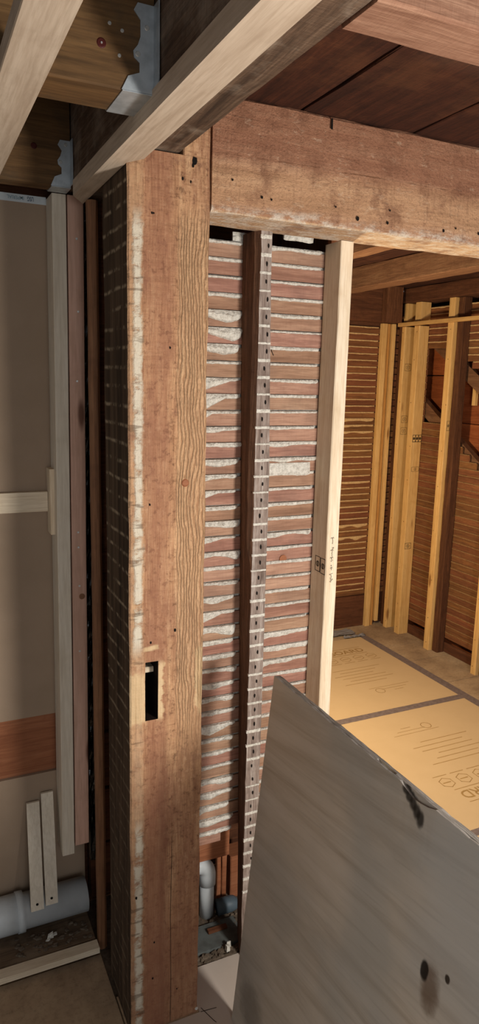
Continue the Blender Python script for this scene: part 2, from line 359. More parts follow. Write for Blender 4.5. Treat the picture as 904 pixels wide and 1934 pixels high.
def tube(p0, p1, r0, r1=None, n=20, cap=True):
    p0, p1 = Vector(p0), Vector(p1); d = (p1-p0).normalized(); u = d.orthogonal().normalized(); w = d.cross(u)
    r1 = r0 if r1 is None else r1
    return loft([[p+(u*math.cos(t)+w*math.sin(t))*r for t in [2*math.pi*k/n for k in range(n)]] for p, r in ((p0, r0), (p1, r1))], cap)
def path_tube(pts, rad, n=18):
    rings = []; pts = [Vector(p) for p in pts]; ref = None
    for i, p in enumerate(pts):
        d = (pts[min(i+1, len(pts)-1)]-pts[max(i-1, 0)]).normalized()
        if ref is None: ref = d.orthogonal().normalized()
        u = (ref-d*ref.dot(d)).normalized(); ref = u; w = d.cross(u); r = rad[i] if isinstance(rad, list) else rad
        rings.append([p+(u*math.cos(2*math.pi*k/n)+w*math.sin(2*math.pi*k/n))*r for k in range(n)])
    return loft(rings)
def disc(c, nrm, r, t=.0008, n=12, dome=0):
    nrm = Vector(nrm).normalized(); c = Vector(c); return tube(c-nrm*.0005, c+nrm*t, r, r*(.7 if dome else .98), n)
def slab(poly, origin, u, w, nrm, t):
    """extrude a flat polygon (list of 2-D points) by thickness t along nrm"""
    o, u, w, nrm = map(Vector, (origin, u, w, nrm)); n = len(poly)
    a = [o+u*p[0]+w*p[1] for p in poly]
    return loft([a, [p+nrm*t for p in a]])
def stroke(pts, origin, u, w, nrm, width=.0015, t=.0004):
    parts = []
    for (a, b), (c, d) in zip(pts[:-1], pts[1:]):
        l = math.hypot(c-a, d-b) or 1e-6; px, py = -(d-b)/l*width/2, (c-a)/l*width/2; ex, ey = (c-a)/l*width*.3, (d-b)/l*width*.3
        parts.append(slab([(a-ex+px, b-ey+py), (a-ex-px, b-ey-py), (c+ex-px, d+ey-py), (c+ex+px, d+ey+py)], origin, u, w, nrm, t))
    return join(*parts)
def ringpoly(cx, cy, r, n=6, ph=0, sx=1.0): return [(cx+sx*r*math.cos(ph+2*math.pi*k/n), cy+r*math.sin(ph+2*math.pi*k/n)) for k in range(n+1)]
def text(body, size, origin, u, w, nrm, lift=.0004):
    cu = bpy.data.curves.new('lettering', 'FONT'); cu.body = body; cu.size = size; cu.resolution_u = 3; cu.offset = size*.012
    ob = bpy.data.objects.new('lettering', cu); COL.objects.link(ob); bpy.context.view_layer.update()
    me = bpy.data.meshes.new_from_object(ob.evaluated_get(bpy.context.evaluated_depsgraph_get()))
    o, u, w, nrm = map(Vector, (origin, u, w, nrm))
    V = [tuple(o+u*v.co.x+w*v.co.y+nrm*lift) for v in me.vertices]; F = [tuple(p.vertices) for p in me.polygons]
    bpy.data.objects.remove(ob); bpy.data.curves.remove(cu); bpy.data.meshes.remove(me)
    return V, F

def plaster_key(x0, x1, z, y, gap, droop, seed, axis='X', face=-1, step=.006, prof=None, bulge=.008):
    """plaster squeezed through the gap between two laths, sagging over the lower one"""
    rings = []; n = max(4, int((x1-x0)/step))
    for i in range(n+1):
        f = i/n; x = x0+(x1-x0)*f
        k = noise.noise((x*14, seed*3.7, 0))*.5+.5; k2 = noise.noise((x*70, seed*1.3, 5))*.5; k3 = noise.noise((x*160, seed*2.1, 9))*.5
        d = droop*(prof(f) if prof else (.25+1.1*k*k*1.6))+.0022*k2+.0016*k3
        d = max(d, -gap*.3)
        b = bulge*(.35+.8*min(1.0, d/.02+.2)*(.6+.6*k))+.0022*k2+.0016*k3
        b = max(.0012, b)
        e = min(1.0, min(i, n-i)/2+.35)
        zt = z+gap/2-.0006; zb = z-gap/2-max(d, 0)*e; b *= e
        pts = [(0.004, zt), (-b*.55, zt-.0008*(1+k3)), (-b, zt-(zt-zb)*(.45+.25*k2)), (-b*.62, zb+(zt-zb)*.12), (-.0006, zb), (.004, min(z-gap/2+.001, zt-.001))]
        ring = []
        for (q, zz) in pts:
            q += .0014*noise.noise((x*190, zz*190, seed)) if q < 0 else 0
            ring.append((x, y-face*-1*0+q if face == -1 else y-q, zz) if axis == 'X' else ((y+q if face == -1 else y-q), x, zz))
        rings.append(ring)
    return loft(rings)

# ------------------------------------------------------------------ structure
fl = mk('floor', *box(-1.5, 3.6, -1.6, 4.4, -.06, -.012), 'floor', kind='structure')
def panel(x0, x1, y0, y1, z=0.0):
    g = .0022; mk('floor_panel', *box(x0+g, x1-g, y0+g, y1-g, -.011, z), 'floor', fl)
for (a, b, c, d) in ((-1.4, .44, -1.4, 1.858), (.44, 1.66, -1.4, 1.69), (1.66, 2.88, -1.4, 1.02), (1.66, 2.88, 1.02, 2.24), (1.0, 2.2, 2.3, 4.06),
                     (2.2, 2.78, 2.24, 4.06), (2.88, 3.4, -1.4, 2.62), (2.78, 3.4, 2.62, 3.02), (2.78, 3.4, 3.02, 3.36), (2.78, 3.4, 3.36, 3.62), (2.78, 3.4, 3.62, 4.06)):
    panel(a, b, c, d)
mk('floor_panel', *box(-1.4, .44, 1.862, 2.10, -.011, -.006), 'floor', fl)
mk('floor_panel', *box(.44, 1.1, 1.69, 2.10, -.011, -.008), 'debris', fl)

ce = mk('ceiling', *box(-1.5, 3.4, -1.2, 4.3, 2.62, 2.65), 'plank', kind='structure')
for x0, x1 in ((.572, .866), (.8725, 1.187), (1.1945, 1.505), (1.512, 1.83), (1.837, 2.15), (2.157, 2.47), (2.477, 2.79), (2.797, 3.22)):
    mk('plank', *board('Y', x0, x1, -1.0, 4.06, 2.3665, 2.392, .003, 40, .003), 'plank', ce)
for i in range(9):
    y0 = -.9+i*.33; mk('plank', *board('X', -1.4, .405, y0, y0+.322, 2.472, 2.497, .003, 6, .002), 'plank', ce)

# near lath wall
Y0 = 1.76; PIT = .0437
wc = mk('wall_center', *box(.640, 1.106, 1.7685, 1.786, .40, 2.102), 'plaster', kind='structure')
mk('light_stop_board', *box(1.094, 1.106, 1.787, 2.096, .0, 2.36), 'old_brown_z', wc)  # unseen panel added to keep the far lamp out of the cavity
LD = [.004, .003, .003, .006, .022, .026, .018, .030, .028, .066, .030, .012, .008, .022, .012, .022, .012, .012, .018, .016, .01, .005, .01, .028, .018, .007, .010, .010, .008, .014, .006, .022, .008, .005, .006, .016, .010, .018, .016, .006]
RD = [.010, .003, .006, .003, .007, .003, .004, .003, .010, .002, .005, .006, .012, .016, .004, .004, .012, .004, .014, .009, .004, .004, .006, .004, .004, .016, .018, .022, .009, .006, .005, .006, .005, .004, .006, .005, .005, .006, .004, .005]
def pl_tri(c, wd): return lambda f: max(.12, 1.15-abs(f-c)/wd)
def pl_left(k): return lambda f: max(.08, 1.1-f*k)
PROF = {7: pl_left(2.4), 8: pl_tri(.35, .5), 9: pl_left(1.35), 10: pl_tri(.25, .28), 6: pl_tri(.75, .7), 4: pl_tri(.75, .6), 5: pl_tri(.85, .6), 23: pl_tri(.3, .45), 31: pl_tri(.55, .35), 15: pl_tri(.3, .35), 18: pl_tri(.25, .5)}
for i in range(40):
    zc = 2.0985-PIT*i                       # gap centre above lath i
    gap = .0072+.0018*math.sin(i*2.3)
    zt = zc-gap/2; zb = zc-PIT+.0045
    dy = rng.uniform(-.0015, .0015)
    x1 = 1.104+rng.uniform(-.004, .002)
    if i < 39: mk('lath', *board('X', .642, x1, Y0+dy, Y0+.0075+dy, zb, zt, .0008, 14, .0012), 'lath', wc)
    else: mk('lath', *board('X', .642, .79, Y0+dy, Y0+.0075+dy, zb, zt, .0008, 8, .0012), 'lath', wc)
    mk('plaster_key', *plaster_key(.642, .825+rng.uniform(-.012, .006), zc, Y0, gap, LD[i], i+1, prof=PROF.get(i), bulge=.013), 'plaster', wc)
    if i < 39: mk('plaster_key', *plaster_key(.866, 1.072+rng.uniform(-.014, .004), zc, Y0, gap, RD[i]*.62, i+60, bulge=.010), 'plaster', wc)
mk('plaster_patch', *plaster_key(.868, 1.05, 1.4995, Y0, .036, .003, 331, bulge=.012), 'plaster', wc)
mk('plaster_patch', *plaster_key(.86, .885, 1.548, Y0, .03, .004, 335, bulge=.02), 'plaster', wc)
mk('pencil_mark', *join(stroke([(.897, 1.829), (.926, 1.838)], (0, Y0-.0022, 0), (1, 0, 0), (0, 0, 1), (0, -1, 0), .0018), stroke([(.908, 1.840), (.912, 1.826), (.918, 1.815)], (0, Y0-.0022, 0), (1, 0, 0), (0, 0, 1), (0, -1, 0), .0018)), 'ink', wc)
mk('knot', *disc((.972, Y0-.001, 1.232), (0, -1, 0), .012, .0012, 14), 'red_board', wc)
mk('plaster_lump', *plaster_key(.925, 1.015, 2.128, 1.735, .022, .006, 900, bulge=.014), 'plaster', wc)
mk('plaster_lump', *plaster_key(.79, .835, 2.112, 1.765, .03, .004, 903, bulge=.01), 'plaster', wc)

# wall behind the open foot of the lath wall
wk = mk('wall_back', *box(.46, 1.094, 2.095, 2.12, 0, 2.36), 'old_brown_x', kind='structure')
for i in range(3):
    mk('plank', *board('X', .462, 1.092, 2.078, 2.094, .02+i*.2, .212+i*.2, .003, 6, .002), 'old_brown_x', wk)

# left wall: brown-faced drywall, a board showing between the sheets
wl = mk('wall_left', *box(-1.2, .54, 2.118, 2.14, 0, 2.45), 'old_brown_x', kind='structure')
d1 = mk('drywall_panel', *box(-1.2, .452, 2.088, 2.1005, .706, 2.2075), 'drywall', wl)
d2 = mk('drywall_panel', *box(-1.2, .444, 2.088, 2.1005, .085, .510), 'drywall', wl)
mk('backing_board', *board('X', -1.2, .452, 2.1015, 2.117, .49, .73, .002, 4, .001), 'red_board', wl)
d3 = mk('edge_tape', *box(-1.2, .372, 2.0868, 2.0879, 2.2045, 2.2245), 'label_white', d1)
mk('lettering', *text('USG', .016, (.3395, 2.0868, 2.2205), (-.58, 0, 0), (0, 0, -1), (0, -1, 0)), 'blue_ink', d1)
mk('lettering', *text('IMPERIAL', .013, (.314, 2.0868, 2.2195), (-.85, 0, 0), (0, 0, -1), (0, -1, 0)), 'pale_blue_ink', d1)

# far wall
YF = 4.05
wf = mk('wall_far', *box(1.1, 3.3, YF+.012, YF+.03, 0, 2.36), 'old_brown_x', kind='structure')
mk('baseboard', *board('X', 1.15, 2.915, YF-.012, YF+.010, 0, .232, .003, 12, .002), 'old_brown_x', wf)
for i in range(43):
    zc = 2.112-PIT*i; zt = zc-.0035; zb = zc-PIT+.0035
    mk('lath', *board('X', 1.15, 3.14, YF+rng.uniform(-.002, .001), YF+.008, zb, zt, .0008, 10, .0012), 'lath_far', wf)
    big = {14: .02, 15: .012, 16: .012, 31: .02, 24: .012, 33: .018}.get(i, .0015+.003*rng.random())
    mk('plaster_key', *plaster_key(2.2, 2.912, zc, YF, .0075, big, i+200, step=.012, bulge=.007), 'plaster_tan', wf)

# right wall of the far room
XR = 3.13
wr = mk('wall_right', *box(3.262, 3.29, 1.6, 4.1, 0, 2.36), 'old_brown_y', kind='structure')
for i, (a, b) in enumerate(((0, .3), (.304, .62), (.624, .92), (.924, 1.2), (1.204, 1.5), (1.504, 1.80), (1.806, 2.05), (2.056, 2.26))):
    mk('sheathing_board', *board('Y', 3.236, 3.26, 1.65, 4.05, a, b, .002, 10, .002), 'sheath', wr)
for i in range(50):
    zc = 2.235-PIT*i; zt = zc-.003; zb = zc-PIT+.003; zm = (zt+zb)/2
    if zb < .07: break
    spans = [(1.75, 4.045)]
    cuts = []
    if 1.50 < zm < 1.985: cuts.append((3.50, 3.79))
    zu = lambda y: 1.937+.64*(y-3.485); zl = lambda y: 1.426+.656*(y-3.527)
    ya = 3.485+(zm-1.937)/.64; yb = 3.527+(zm-1.426)/.656
    if 1.426 <= zm <= 1.937: cuts.append((max(ya, 2.9), 3.52))
    elif 1.15 < zm < 1.426: cuts.append((max(2.9, ya), yb))
    if 2.085 < zm < 2.125: continue
    for (ca, cb) in cuts:
        new = []
        for (a, b) in spans:
            if ca > a: new.append((a, min(b, ca)))
            if cb < b: new.append((max(a, cb), b))
        spans = [s for s in new if s[1]-s[0] > .02]
    for (a, b) in spans:
        mk('lath', *board('Y', XR+rng.uniform(-.002, .001), XR+.008, a, b, zb, zt, .0008, 12, .0012), 'lath_side', wr)
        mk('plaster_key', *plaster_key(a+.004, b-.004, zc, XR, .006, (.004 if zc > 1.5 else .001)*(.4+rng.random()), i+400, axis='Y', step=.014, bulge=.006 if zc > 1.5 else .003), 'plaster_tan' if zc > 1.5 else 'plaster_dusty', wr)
mk('baseboard', *board('Y', XR-.004, XR+.012, 1.75, 4.04, .0, .066, .003, 12, .002), 'old_brown_y', wr)
def diag(yA, zA, yB, zB, wdt, x0, x1):
    d = Vector((0, yB-yA, zB-zA)); n = Vector((0, -d.z, d.y)).normalized()*wdt/2
    A, B = Vector((0, yA, zA)), Vector((0, yB, zB))
    return loft([[Vector((x, p.y, p.z)) for p in (A+n, B+n, B-n, A-n)] for x in (x0, x1)])
mk('brace', *diag(3.86, 2.09, 2.95, 1.51, .085, 3.150, 3.19), 'rough_joist_y', wr)
mk('brace', *diag(3.86, 1.615, 2.9, .99, .085, 3.150, 3.19), 'rough_joist_y', wr)
mk('lath_offcut', *board('Z', 3.20, 3.225, 3.40, 3.425, 1.62, 1.86, .001, 3, .002), 'pine_gold', wr)

# ------------------------------------------------------------------ the old post
def build_post():
    x0, x1, y0, y1, z1 = .447, .638, 1.552, 1.76, 2.2265
    hx0, hx1, hz0, hz1, hd = .486, .519, .910, 1.064, .195
    xs = [x0, x0+.004, .466, hx0, .4975, .508, hx1, .55, .58, .61, x1-.004, x1]
    zs = sorted(set([round(k*.03, 4) for k in range(1, 74) if not (hz0-.012 < k*.03 < hz1+.012)] + [0, hz0, .96, 1.01, hz1, z1]))
    V = []; F = []; mi = []; idx = {}
    def jitter(i, x, z):
        if i in (0, 1): return .0022*noise.noise((z*9, 3.1, 0))+.0016*noise.noise((z*60, 1, 0))
        if i >= len(xs)-2: return .0035*noise.noise((z*6, 8.1, 0))+.0018*noise.noise((z*45, 4, 0))
        return 0
    for j, z in enumerate(zs):
        for i, x in enumerate(xs):
            y = y0+(.004 if i in (0, len(xs)-1) else 0)+.0012*noise.noise((x*20, z*7, 2))
            if hx0 <= x <= hx1 and hz0 <= z <= hz1: xx = x+(.0012*noise.noise((z*80, x*10, 4)))
            else: xx = x+jitter(i, x, z)
            idx[i, j] = len(V); V.append((xx, y, z))
    nb = {}
    for j, z in enumerate(zs):
        for i, x in ((0, x0), (len(xs)-1, x1)):
            nb[i, j] = len(V); V.append((x+.003*noise.noise((z*5, i*3, 12)), y1, z))
    inhole = lambda i, j: xs[i] >= hx0 and xs[i+1] <= hx1 and zs[j] >= hz0 and zs[j+1] <= hz1
    for j in range(len(zs)-1):
        for i in range(len(xs)-1):
            if not inhole(i, j): F.append((idx[i, j], idx[i+1, j], idx[i+1, j+1], idx[i, j+1])); mi.append(0)
        L = len(xs)-1
        F.append((nb[0, j], idx[0, j], idx[0, j+1], nb[0, j+1])); mi.append(1)
        F.append((idx[L, j], nb[L, j], nb[L, j+1], idx[L, j+1])); mi.append(0)
        F.append((nb[L, j], nb[0, j], nb[0, j+1], nb[L, j+1])); mi.append(0)
    J = len(zs)-1
    F.append([idx[i, J] for i in range(len(xs))]+[nb[L, J], nb[0, J]]); mi.append(0)
    # mortise walls
    hi = [i for i, x in enumerate(xs) if hx0 <= x <= hx1]; hj = [j for j, z in enumerate(zs) if hz0 <= z <= hz1]
    loop = [(i, hj[0]) for i in hi]+[(hi[-1], j) for j in hj[1:]]+[(i, hj[-1]) for i in reversed(hi[:-1])]+[(hi[0], j) for j in reversed(hj[1:-1])]
    base = len(V)
    for (i, j) in loop: p = V[idx[i, j]]; V.append((p[0], y0+hd, p[2]))
    n = len(loop)
    for k in range(n): a, b = idx[loop[k]], idx[loop[(k+1) % n]]; F.append((a, base+k, base+(k+1) % n, b)); mi.append(2)
    F.append(tuple(range(base, base+n))); mi.append(2)
    V, F = V, [tuple(f) for f in F]
    t = thing('timber_post', (.5425, 1.656, 0), 'massive old brown timber post with a chalky plaster streak and a rectangular mortise slot', 'post')
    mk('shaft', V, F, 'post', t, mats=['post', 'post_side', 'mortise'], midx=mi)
    mk('tenon', *board('Z', .574, .637, 1.5525, 1.758, 2.2268, 2.3655, .003, 3, .001), 'post', t)
    mk('peg', *board('X', .4875, .5175, 1.585, 1.615, 1.022, 1.036, .002, 2, .001), 'pine_x', t)
    nh = []
    for (x, z, r) in ((.600, 2.218, .006), (.596, 2.208, .003), (.572, 2.178, .0025), (.591, 2.174, .002), (.502, 2.099, .002), (.506, 2.099, .0016), (.497, 1.455, .002), (.545, 1.815, .002), (.51, .27, .002), (.506, .16, .0024), (.575, .10, .0016), (.50, 1.114, .0025), (.461, .42, .003), (.562, 1.138, .003)):
        nh.append(slab([(math.cos(a)*r*(1+.4*noise.noise((a, x*9, z*9))), math.sin(a)*r*1.5*(1+.4*noise.noise((a, z*9, 3)))) for a in [k*.785 for k in range(8)]], (x, 1.5515, z), (1, 0, 0), (0, 0, 1), (0, -1, 0), .0006))
    mk('nail_holes', *join(*nh), 'hole_dark', t, kind='stuff')
    mk('knot', *disc((.585, 1.5522, 1.503), (0, -1, 0), .010, .002, 16, 1), 'red_board', t)
    mk('tack', *disc((.634, 1.551, .012), (0, -1, 0), .005, .002, 8, 1), 'plaster', t)
build_post()

# header beam over the opening
hb = thing('header_beam', (1.8, 1.63, 2.119), 'long rough-sawn reddish timber header beam running right from the post', 'beam')
mk('timber', *board('X', .641, 3.02, 1.552, 1.70, 2.119, 2.3655, .006, 90, .0035, 5), 'header', hb)
hn = []
for (x, z, r) in ((.69, 2.19, .002), (.765, 2.162, .0025), (.79, 2.16, .002), (.965, 2.165, .002), (1.03, 2.145, .004), (1.12, 2.145, .003), (1.125, 2.175, .002), (1.30, 2.145, .003), (1.34, 2.155, .002), (1.42, 2.15, .003)):
    hn.append(slab([(math.cos(a)*r, math.sin(a)*r*1.4) for a in [k*.785 for k in range(8)]], (x, 1.5475, z), (1, 0, 0), (0, 0, 1), (0, -1, 0), .0006))
mk('nail_holes', *join(*hn), 'hole_dark', hb, kind='stuff')
mk('notch', *slab([(-.0025, 0), (.0025, 0), (.0018, .024), (-.0018, .024)], (.944, 1.5475, 2.335), (1, 0, 0), (0, 0, 1), (0, -1, 0), .0008), 'hole_dark', hb)

# beam over the post with its furring strip
mk('ceiling_beam', *board('Y', .410, .5685, -1.0, 2.085, 2.2285, 2.468, .006, 50, .004, 3), 'beam_dark', label='dark weathered ceiling beam resting on the old timber post', cat='beam')
def plan(pts, z0, z1): return loft([[(x, y, z) for x, y in pts] for z in (z0, z1)])
V, F = plan([(.406, -.9), (.468, -.9), (.468, 1.50), (.4435, 1.545), (.4435, 1.955), (.403, 1.885)], 2.1905, 2.2275)
mk('furring_strip', V, F, 'pine_y', label='pale furring strip nailed under the dark ceiling beam beside the post', cat='strip')
mk('furring_strip', *board('Y', .150, .217, -.9, 1.915, 2.190, 2.2185, .0015, 6, .0006), 'pine_y', label='pale furring strip crossing the upper left corner under the joists', cat='strip')

def hanger(x, y0, y1, z, lab, h=.13, w=.055):
    t = thing('joist_hanger', (x-.03, (y0+y1)/2, z-.002), lab, 'joist hanger', 'steel joist hangers on the ceiling beam')
    mk('seat', *box(x-w, x-.001, y0-.0015, y1+.0015, z-.002, z-.0004), 'metal', t)
    prof = [(0, 0), (-w, 0), (-w*.8, .022), (-w*.45, .03), (-w*.45, .045), (-w*.62, .052), (-w*.64, .062), (-w*.5, .072), (-w*.42, .085), (-w*.42, h-.025), (-w*.62, h-.012), (-w*.5, h), (0, h)]
    for yy, nn in ((y0-.0004, -1), (y1+.0004, 1)):
        pl = mk('side_plate', *slab(prof, (x-.0015, yy, z), (1, 0, 0), (0, 0, 1), (0, nn, 0), .0016), 'metal', t)
        for (a, b) in ((-w*.5, .058), (-w*.22, .1)): mk('nail_head', *disc((x-.0015+a, yy+nn*.0016, z+b), (0, nn, 0), .005, .0015, 10, 1), 'nail', pl)
        ya, yb = (yy-.028, yy) if nn < 0 else (yy, yy+.028)
        mk('flange', *box(x-.0022, x-.0004, ya, yb, z+.004, z+h), 'metal', t)
hanger(.4085, 1.250, 1.355, 2.2195, 'galvanised joist hanger holding the nearer, red-plugged joist to the ceiling beam', .135, .056)
hanger(.4085, 1.930, 1.985, 2.2195, 'galvanised joist hanger in the corner above the pale stud', .11, .05)
jn = thing('joist', (-.4, 1.3025, 2.2195), 'dark joist with a red plug hung from the steel hanger nearest the viewer', 'joist')
mk('timber', *board('X', -1.3, .4075, 1.2505, 1.3545, 2.2195, 2.470, .003, 4, .001), 'joist_new', jn)
mk('plug', *disc((.318, 1.2505, 2.283), (0, -1, 0), .009, .0012, 16, 1), 'red_plug', jn)
mk('nail_head', *disc((.318, 1.2492, 2.283), (0, -1, 0), .002, .0012, 8, 1), 'nail', jn)
for (x, z) in ((.332, 2.315), (.348, 2.27), (.353, 2.308)): mk('nail_head', *disc((x, 1.2503, z), (0, -1, 0), .0035, .001, 10, 1), 'nail', jn)
jf = thing('joist', (-.4, 1.9575, 2.2195), 'dark joist above the drywall, in front of the paler stud heads', 'joist')
mk('timber', *board('X', -1.3, .4075, 1.9305, 1.9845, 2.2195, 2.470, .003, 4, .001), 'joist_new', jf)
mk('knot', *disc((.318, 1.9305, 2.307), (0, -1, 0), .008, .001, 12, 1), 'red_plug', jf)

# near-room joist upper right
mk('joist', *board('X', .571, 2.9, .835, .924, 2.2275, 2.365, .004, 40, .003), 'rough_joist_x', label='rough reddish joist crossing the upper right corner below the ceiling planks', cat='joist')

# ------------------------------------------------------------------ studs of the near wall
def mid_stud():
    t = thing('old_stud', (.85, 1.72, 0), 'weathered old stud striped with plaster ridges between post and pale stud', 'stud')
    rings = []; n = 90
    for i in range(n+1):
        z = 2.119*i/n
        j = lambda a, s=9: .0022*noise.noise((z*s, a, 0))+.0014*noise.noise((z*50, a, 3))
        fl_, bl = .829+j(1), .817+(1-min(1, z/2.0))*.038+j(2, 5)*.5
        wide = .861+(.013 if z < 1.5 else .013*max(0, 1-(z-1.5)/.5))+j(3)*.6
        chm = .014*min(1, max(0, (z-1.24)/.06))*(.7+.8*abs(noise.noise((z*6, 5, 5))))+.0015
        y0 = 1.675+j(6)*.5
        rings.append([(fl_, y0, z), (wide, y0+.001, z), (wide+.002, 1.715, z), (.872, 1.757, z), (bl, 1.757, z), (fl_-chm*.75, y0+chm*1.5+.002, z)])
    V, F = loft(rings); mi = [(0 if (k % 6) == 0 else 1) for k in range(len(F))]; mk('timber', V, F, 'weathered', t, mats=['weathered', 'old_stud_side'], midx=mi)
    holes = []
    for i in range(44):
        z = 2.105-PIT*i
        if z < .06: break
        if i != 34:
            xl = .827+rng.uniform(-.001, .003); xr = .874 if z < 1.5 else .861+.013*max(0, 1-(z-1.5)/.5)
            th = rng.uniform(.005, .011)
            mk('plaster_ridge', *plaster_key(xl, xr-rng.uniform(.0, .003), z, 1.6745, th, .0006, i+700, step=.003, bulge=.0032), 'plaster', t)
        holes.append(slab([(math.cos(a)*.0022, math.sin(a)*.006*(1+.5*noise.noise((a, z*99, 0)))) for a in [k*.785 for k in range(8)]], (.850+rng.uniform(-.004, .005), 1.6735, z-PIT/2), (1, 0, 0), (0, 0, 1), (0, -1, 0), .0006))
    mk('nail_holes', *join(*holes), 'hole_dark', t, kind='stuff')
mid_stud()

rs = thing('pale_stud', (1.088, 1.717, 0), 'clean pale two-by-four stud with a handwritten note under the header beam', 'stud')
mk('timber', *board('Z', 1.068, 1.1075, 1.675, 1.7575, 0, 2.118, .0025, 30, .001), 'pine', rs)
hand = []; r2 = random.Random(4); u_, w_ = (0, 0, -1), (1, 0, 0)
def scrib(z, marks):
    for m in marks: hand.append(stroke(m, (1.088, 1.6738, z), (0, 0, 1), (-1, 0, 0), (0, -1, 0), .0008, .0003))
pos = 0.0; zz = 1.172
for word in (5, 3, 8, 4):
    for k in range(word):
        h = r2.uniform(.004, .009); a = r2.choice([0, 1, 2, 3])
        gly = [[(0, 0), (.002, h), (.004, 0), (.005, -h*.5)], [(0, h), (.003, h*.6), (0, h*.3), (.004, 0), (0, -h*.3)], [(0, 0), (.002, h*.5), (.004, h*.1), (.005, h*.5)], [(0, h*.5), (-.001, 0), (.003, 0), (.004, h*.5), (.004, -h*.6), (.001, -h*.5)]][a]
        scrib(zz, [gly]); zz += .0055
    zz += .009
mk('handwriting', *join(*hand), 'ink', rs)
def stamp(parent, origin, u, w, nrm, wd, ht, letters=None, width=.0016):
    parts = [stroke([(0, 0), (wd, 0), (wd, ht), (0, ht), (0, 0)], origin, u, w, nrm, width)]
    parts.append(stroke(ringpoly(wd/2, ht/2, min(wd, ht)*.3, 10, 0, 1), origin, u, w, nrm, width))
    parts.append(stroke([(wd/2, ht*.35), (wd/2, ht*.65)], origin, u, w, nrm, width*2))
    mk('grade_stamp', *join(*parts), 'ink', parent)
stamp(rs, (1.0676, 1.733, 1.197), (0, -1, 0), (0, 0, 1), (-1, 0, 0), .026, .044)
stamp(rs, (1.0676, 1.704, 1.195), (0, -1, 0), (0, 0, 1), (-1, 0, 0), .026, .045)

# ------------------------------------------------------------------ left wall pieces
V, F = board('Z', .372, .409, 2.0, 2.0865, .262, 2.2185, .0015, 10, .0006)
V = [(x-.017*(1-min(1, z/2.2)), y, z) for x, y, z in V]
mk('wall_stud', V, F, 'pine_grey', label='greyish pale stud standing in front of the drywall', cat='stud')
V, F = board('Z', .4125, .455, 2.0, 2.0865, .288, 2.2185, .0015, 10, .0006)
V = [(x-.017*(1-min(1, z/2.2)), y, z) for x, y, z in V]
pk = thing('wall_stud', (.425, 2.04, .288), 'pinkish board with screw heads beside the greyish stud', 'stud')
mk('timber', V, F, 'pine_pink', pk)
for z in (2.11, 1.92, 1.732, 1.30, 1.255, 1.138, .935): mk('screw_head', *disc((.434-.017*(1-z/2.2)+rng.uniform(-.004, .004), 2.0, z), (0, -1, 0), .0038, .0012, 10, 1), 'nail', pk)
mk('knot', *disc((.432, 2.0, 1.105), (0, -1, 0), .009, .0008, 12), 'brown_strip', pk)
mk('brown_strip', *board('Z', .4375, .4635, 1.872, 1.905, 0, 2.185, .007, 24, .0015), 'brown_strip', label='narrow rounded brown wooden strip standing between black film and post', cat='strip')
rings = []
for i in range(121):
    z = .20+2.0*i/120
    rings.append([(x, 2.03+.010*noise.noise((x*60, z*22, 1))+.006*noise.noise((x*120, z*70, 4))-abs(k-3)*.004*0, z) for k, x in enumerate([.452, .457, .462, .467, .472, .478])]+[(x, 2.055, z) for x in (.478, .452)])
V, F = loft(rings); mk('plastic_film', V, F, 'black_film', label='crinkled black plastic film hanging in the gap beside the pinkish board', cat='film')

mk('batten', *board('X', -1.2, .352, 2.068, 2.0875, 1.354, 1.413, .0015, 4, .0008), 'pine_x', label='pale horizontal batten nailed across the drywall', cat='batten')
mk('stop_block', *board('Z', .353, .375, 2.035, 2.0875, 1.290, 1.482, .0015, 2, .0008), 'pine', label='short pale block at the end of the horizontal batten', cat='block')
def leaning(xa, xb, zb, zt, yb, yt, th, dx):
    rings = []
    for f in (0, 1):
        z = zb+(zt-zb)*f; y = yb+(yt-yb)*f; s = dx*f
        rings.append([(xa+s, y, z), (xb+s, y, z), (xb+s, y+th, z), (xa+s, y+th, z)])
    return loft(rings)
for (xa, xb, zb, zt, lab) in ((.252, .291, .118, .424, 'left, shorter of two pale slats leaning on the drywall over the white pipe'), (.297, .334, .126, .448, 'right, taller of two pale slats leaning on the drywall over the white pipe')):
    t = thing('slat', ((xa+xb)/2, 2.0, zb), lab, 'slat', 'slats leaning on the drywall')
    mk('timber', *leaning(xa, xb, zb, zt, 1.972, 2.072, .008, .010), 'pine_grey', t)
    mk('screw_hole', *disc(((xa+xb)/2, 1.9765, zb+.018), (0, -1, 0), .004, .0008, 10), 'hole_dark', t)
pp = thing('drain_pipe', (-.3, 2.028, .032), 'thick white plastic drain pipe lying along the foot of the drywall', 'pipe')
mk('tube', *tube((-1.2, 2.028, .086), (.432, 2.028, .086), .0535, n=32), 'pvc', pp, smooth=True)
mk('coupling', *tube((.10, 2.028, .086), (.232, 2.028, .086), .0575, n=32), 'pvc', pp, smooth=True)
mk('coupling_rim', *tube((.214, 2.028, .086), (.236, 2.028, .086), .0605, n=32), 'pvc', pp, smooth=True)
mk('sill_board', *board('X', -1.2, .43, 1.89, 2.085, -.005, .030, .004, 20, .003), 'sill', label='dusty old sill board under the white drain pipe', cat='board')
mk('edge_strip', *board('X', -1.2, .433, 1.845, 1.884, .014, .033, .0015, 4, .0008), 'pine_x', label='pale wooden strip along the floor edge left of the post', cat='strip')
r3 = random.Random(8)
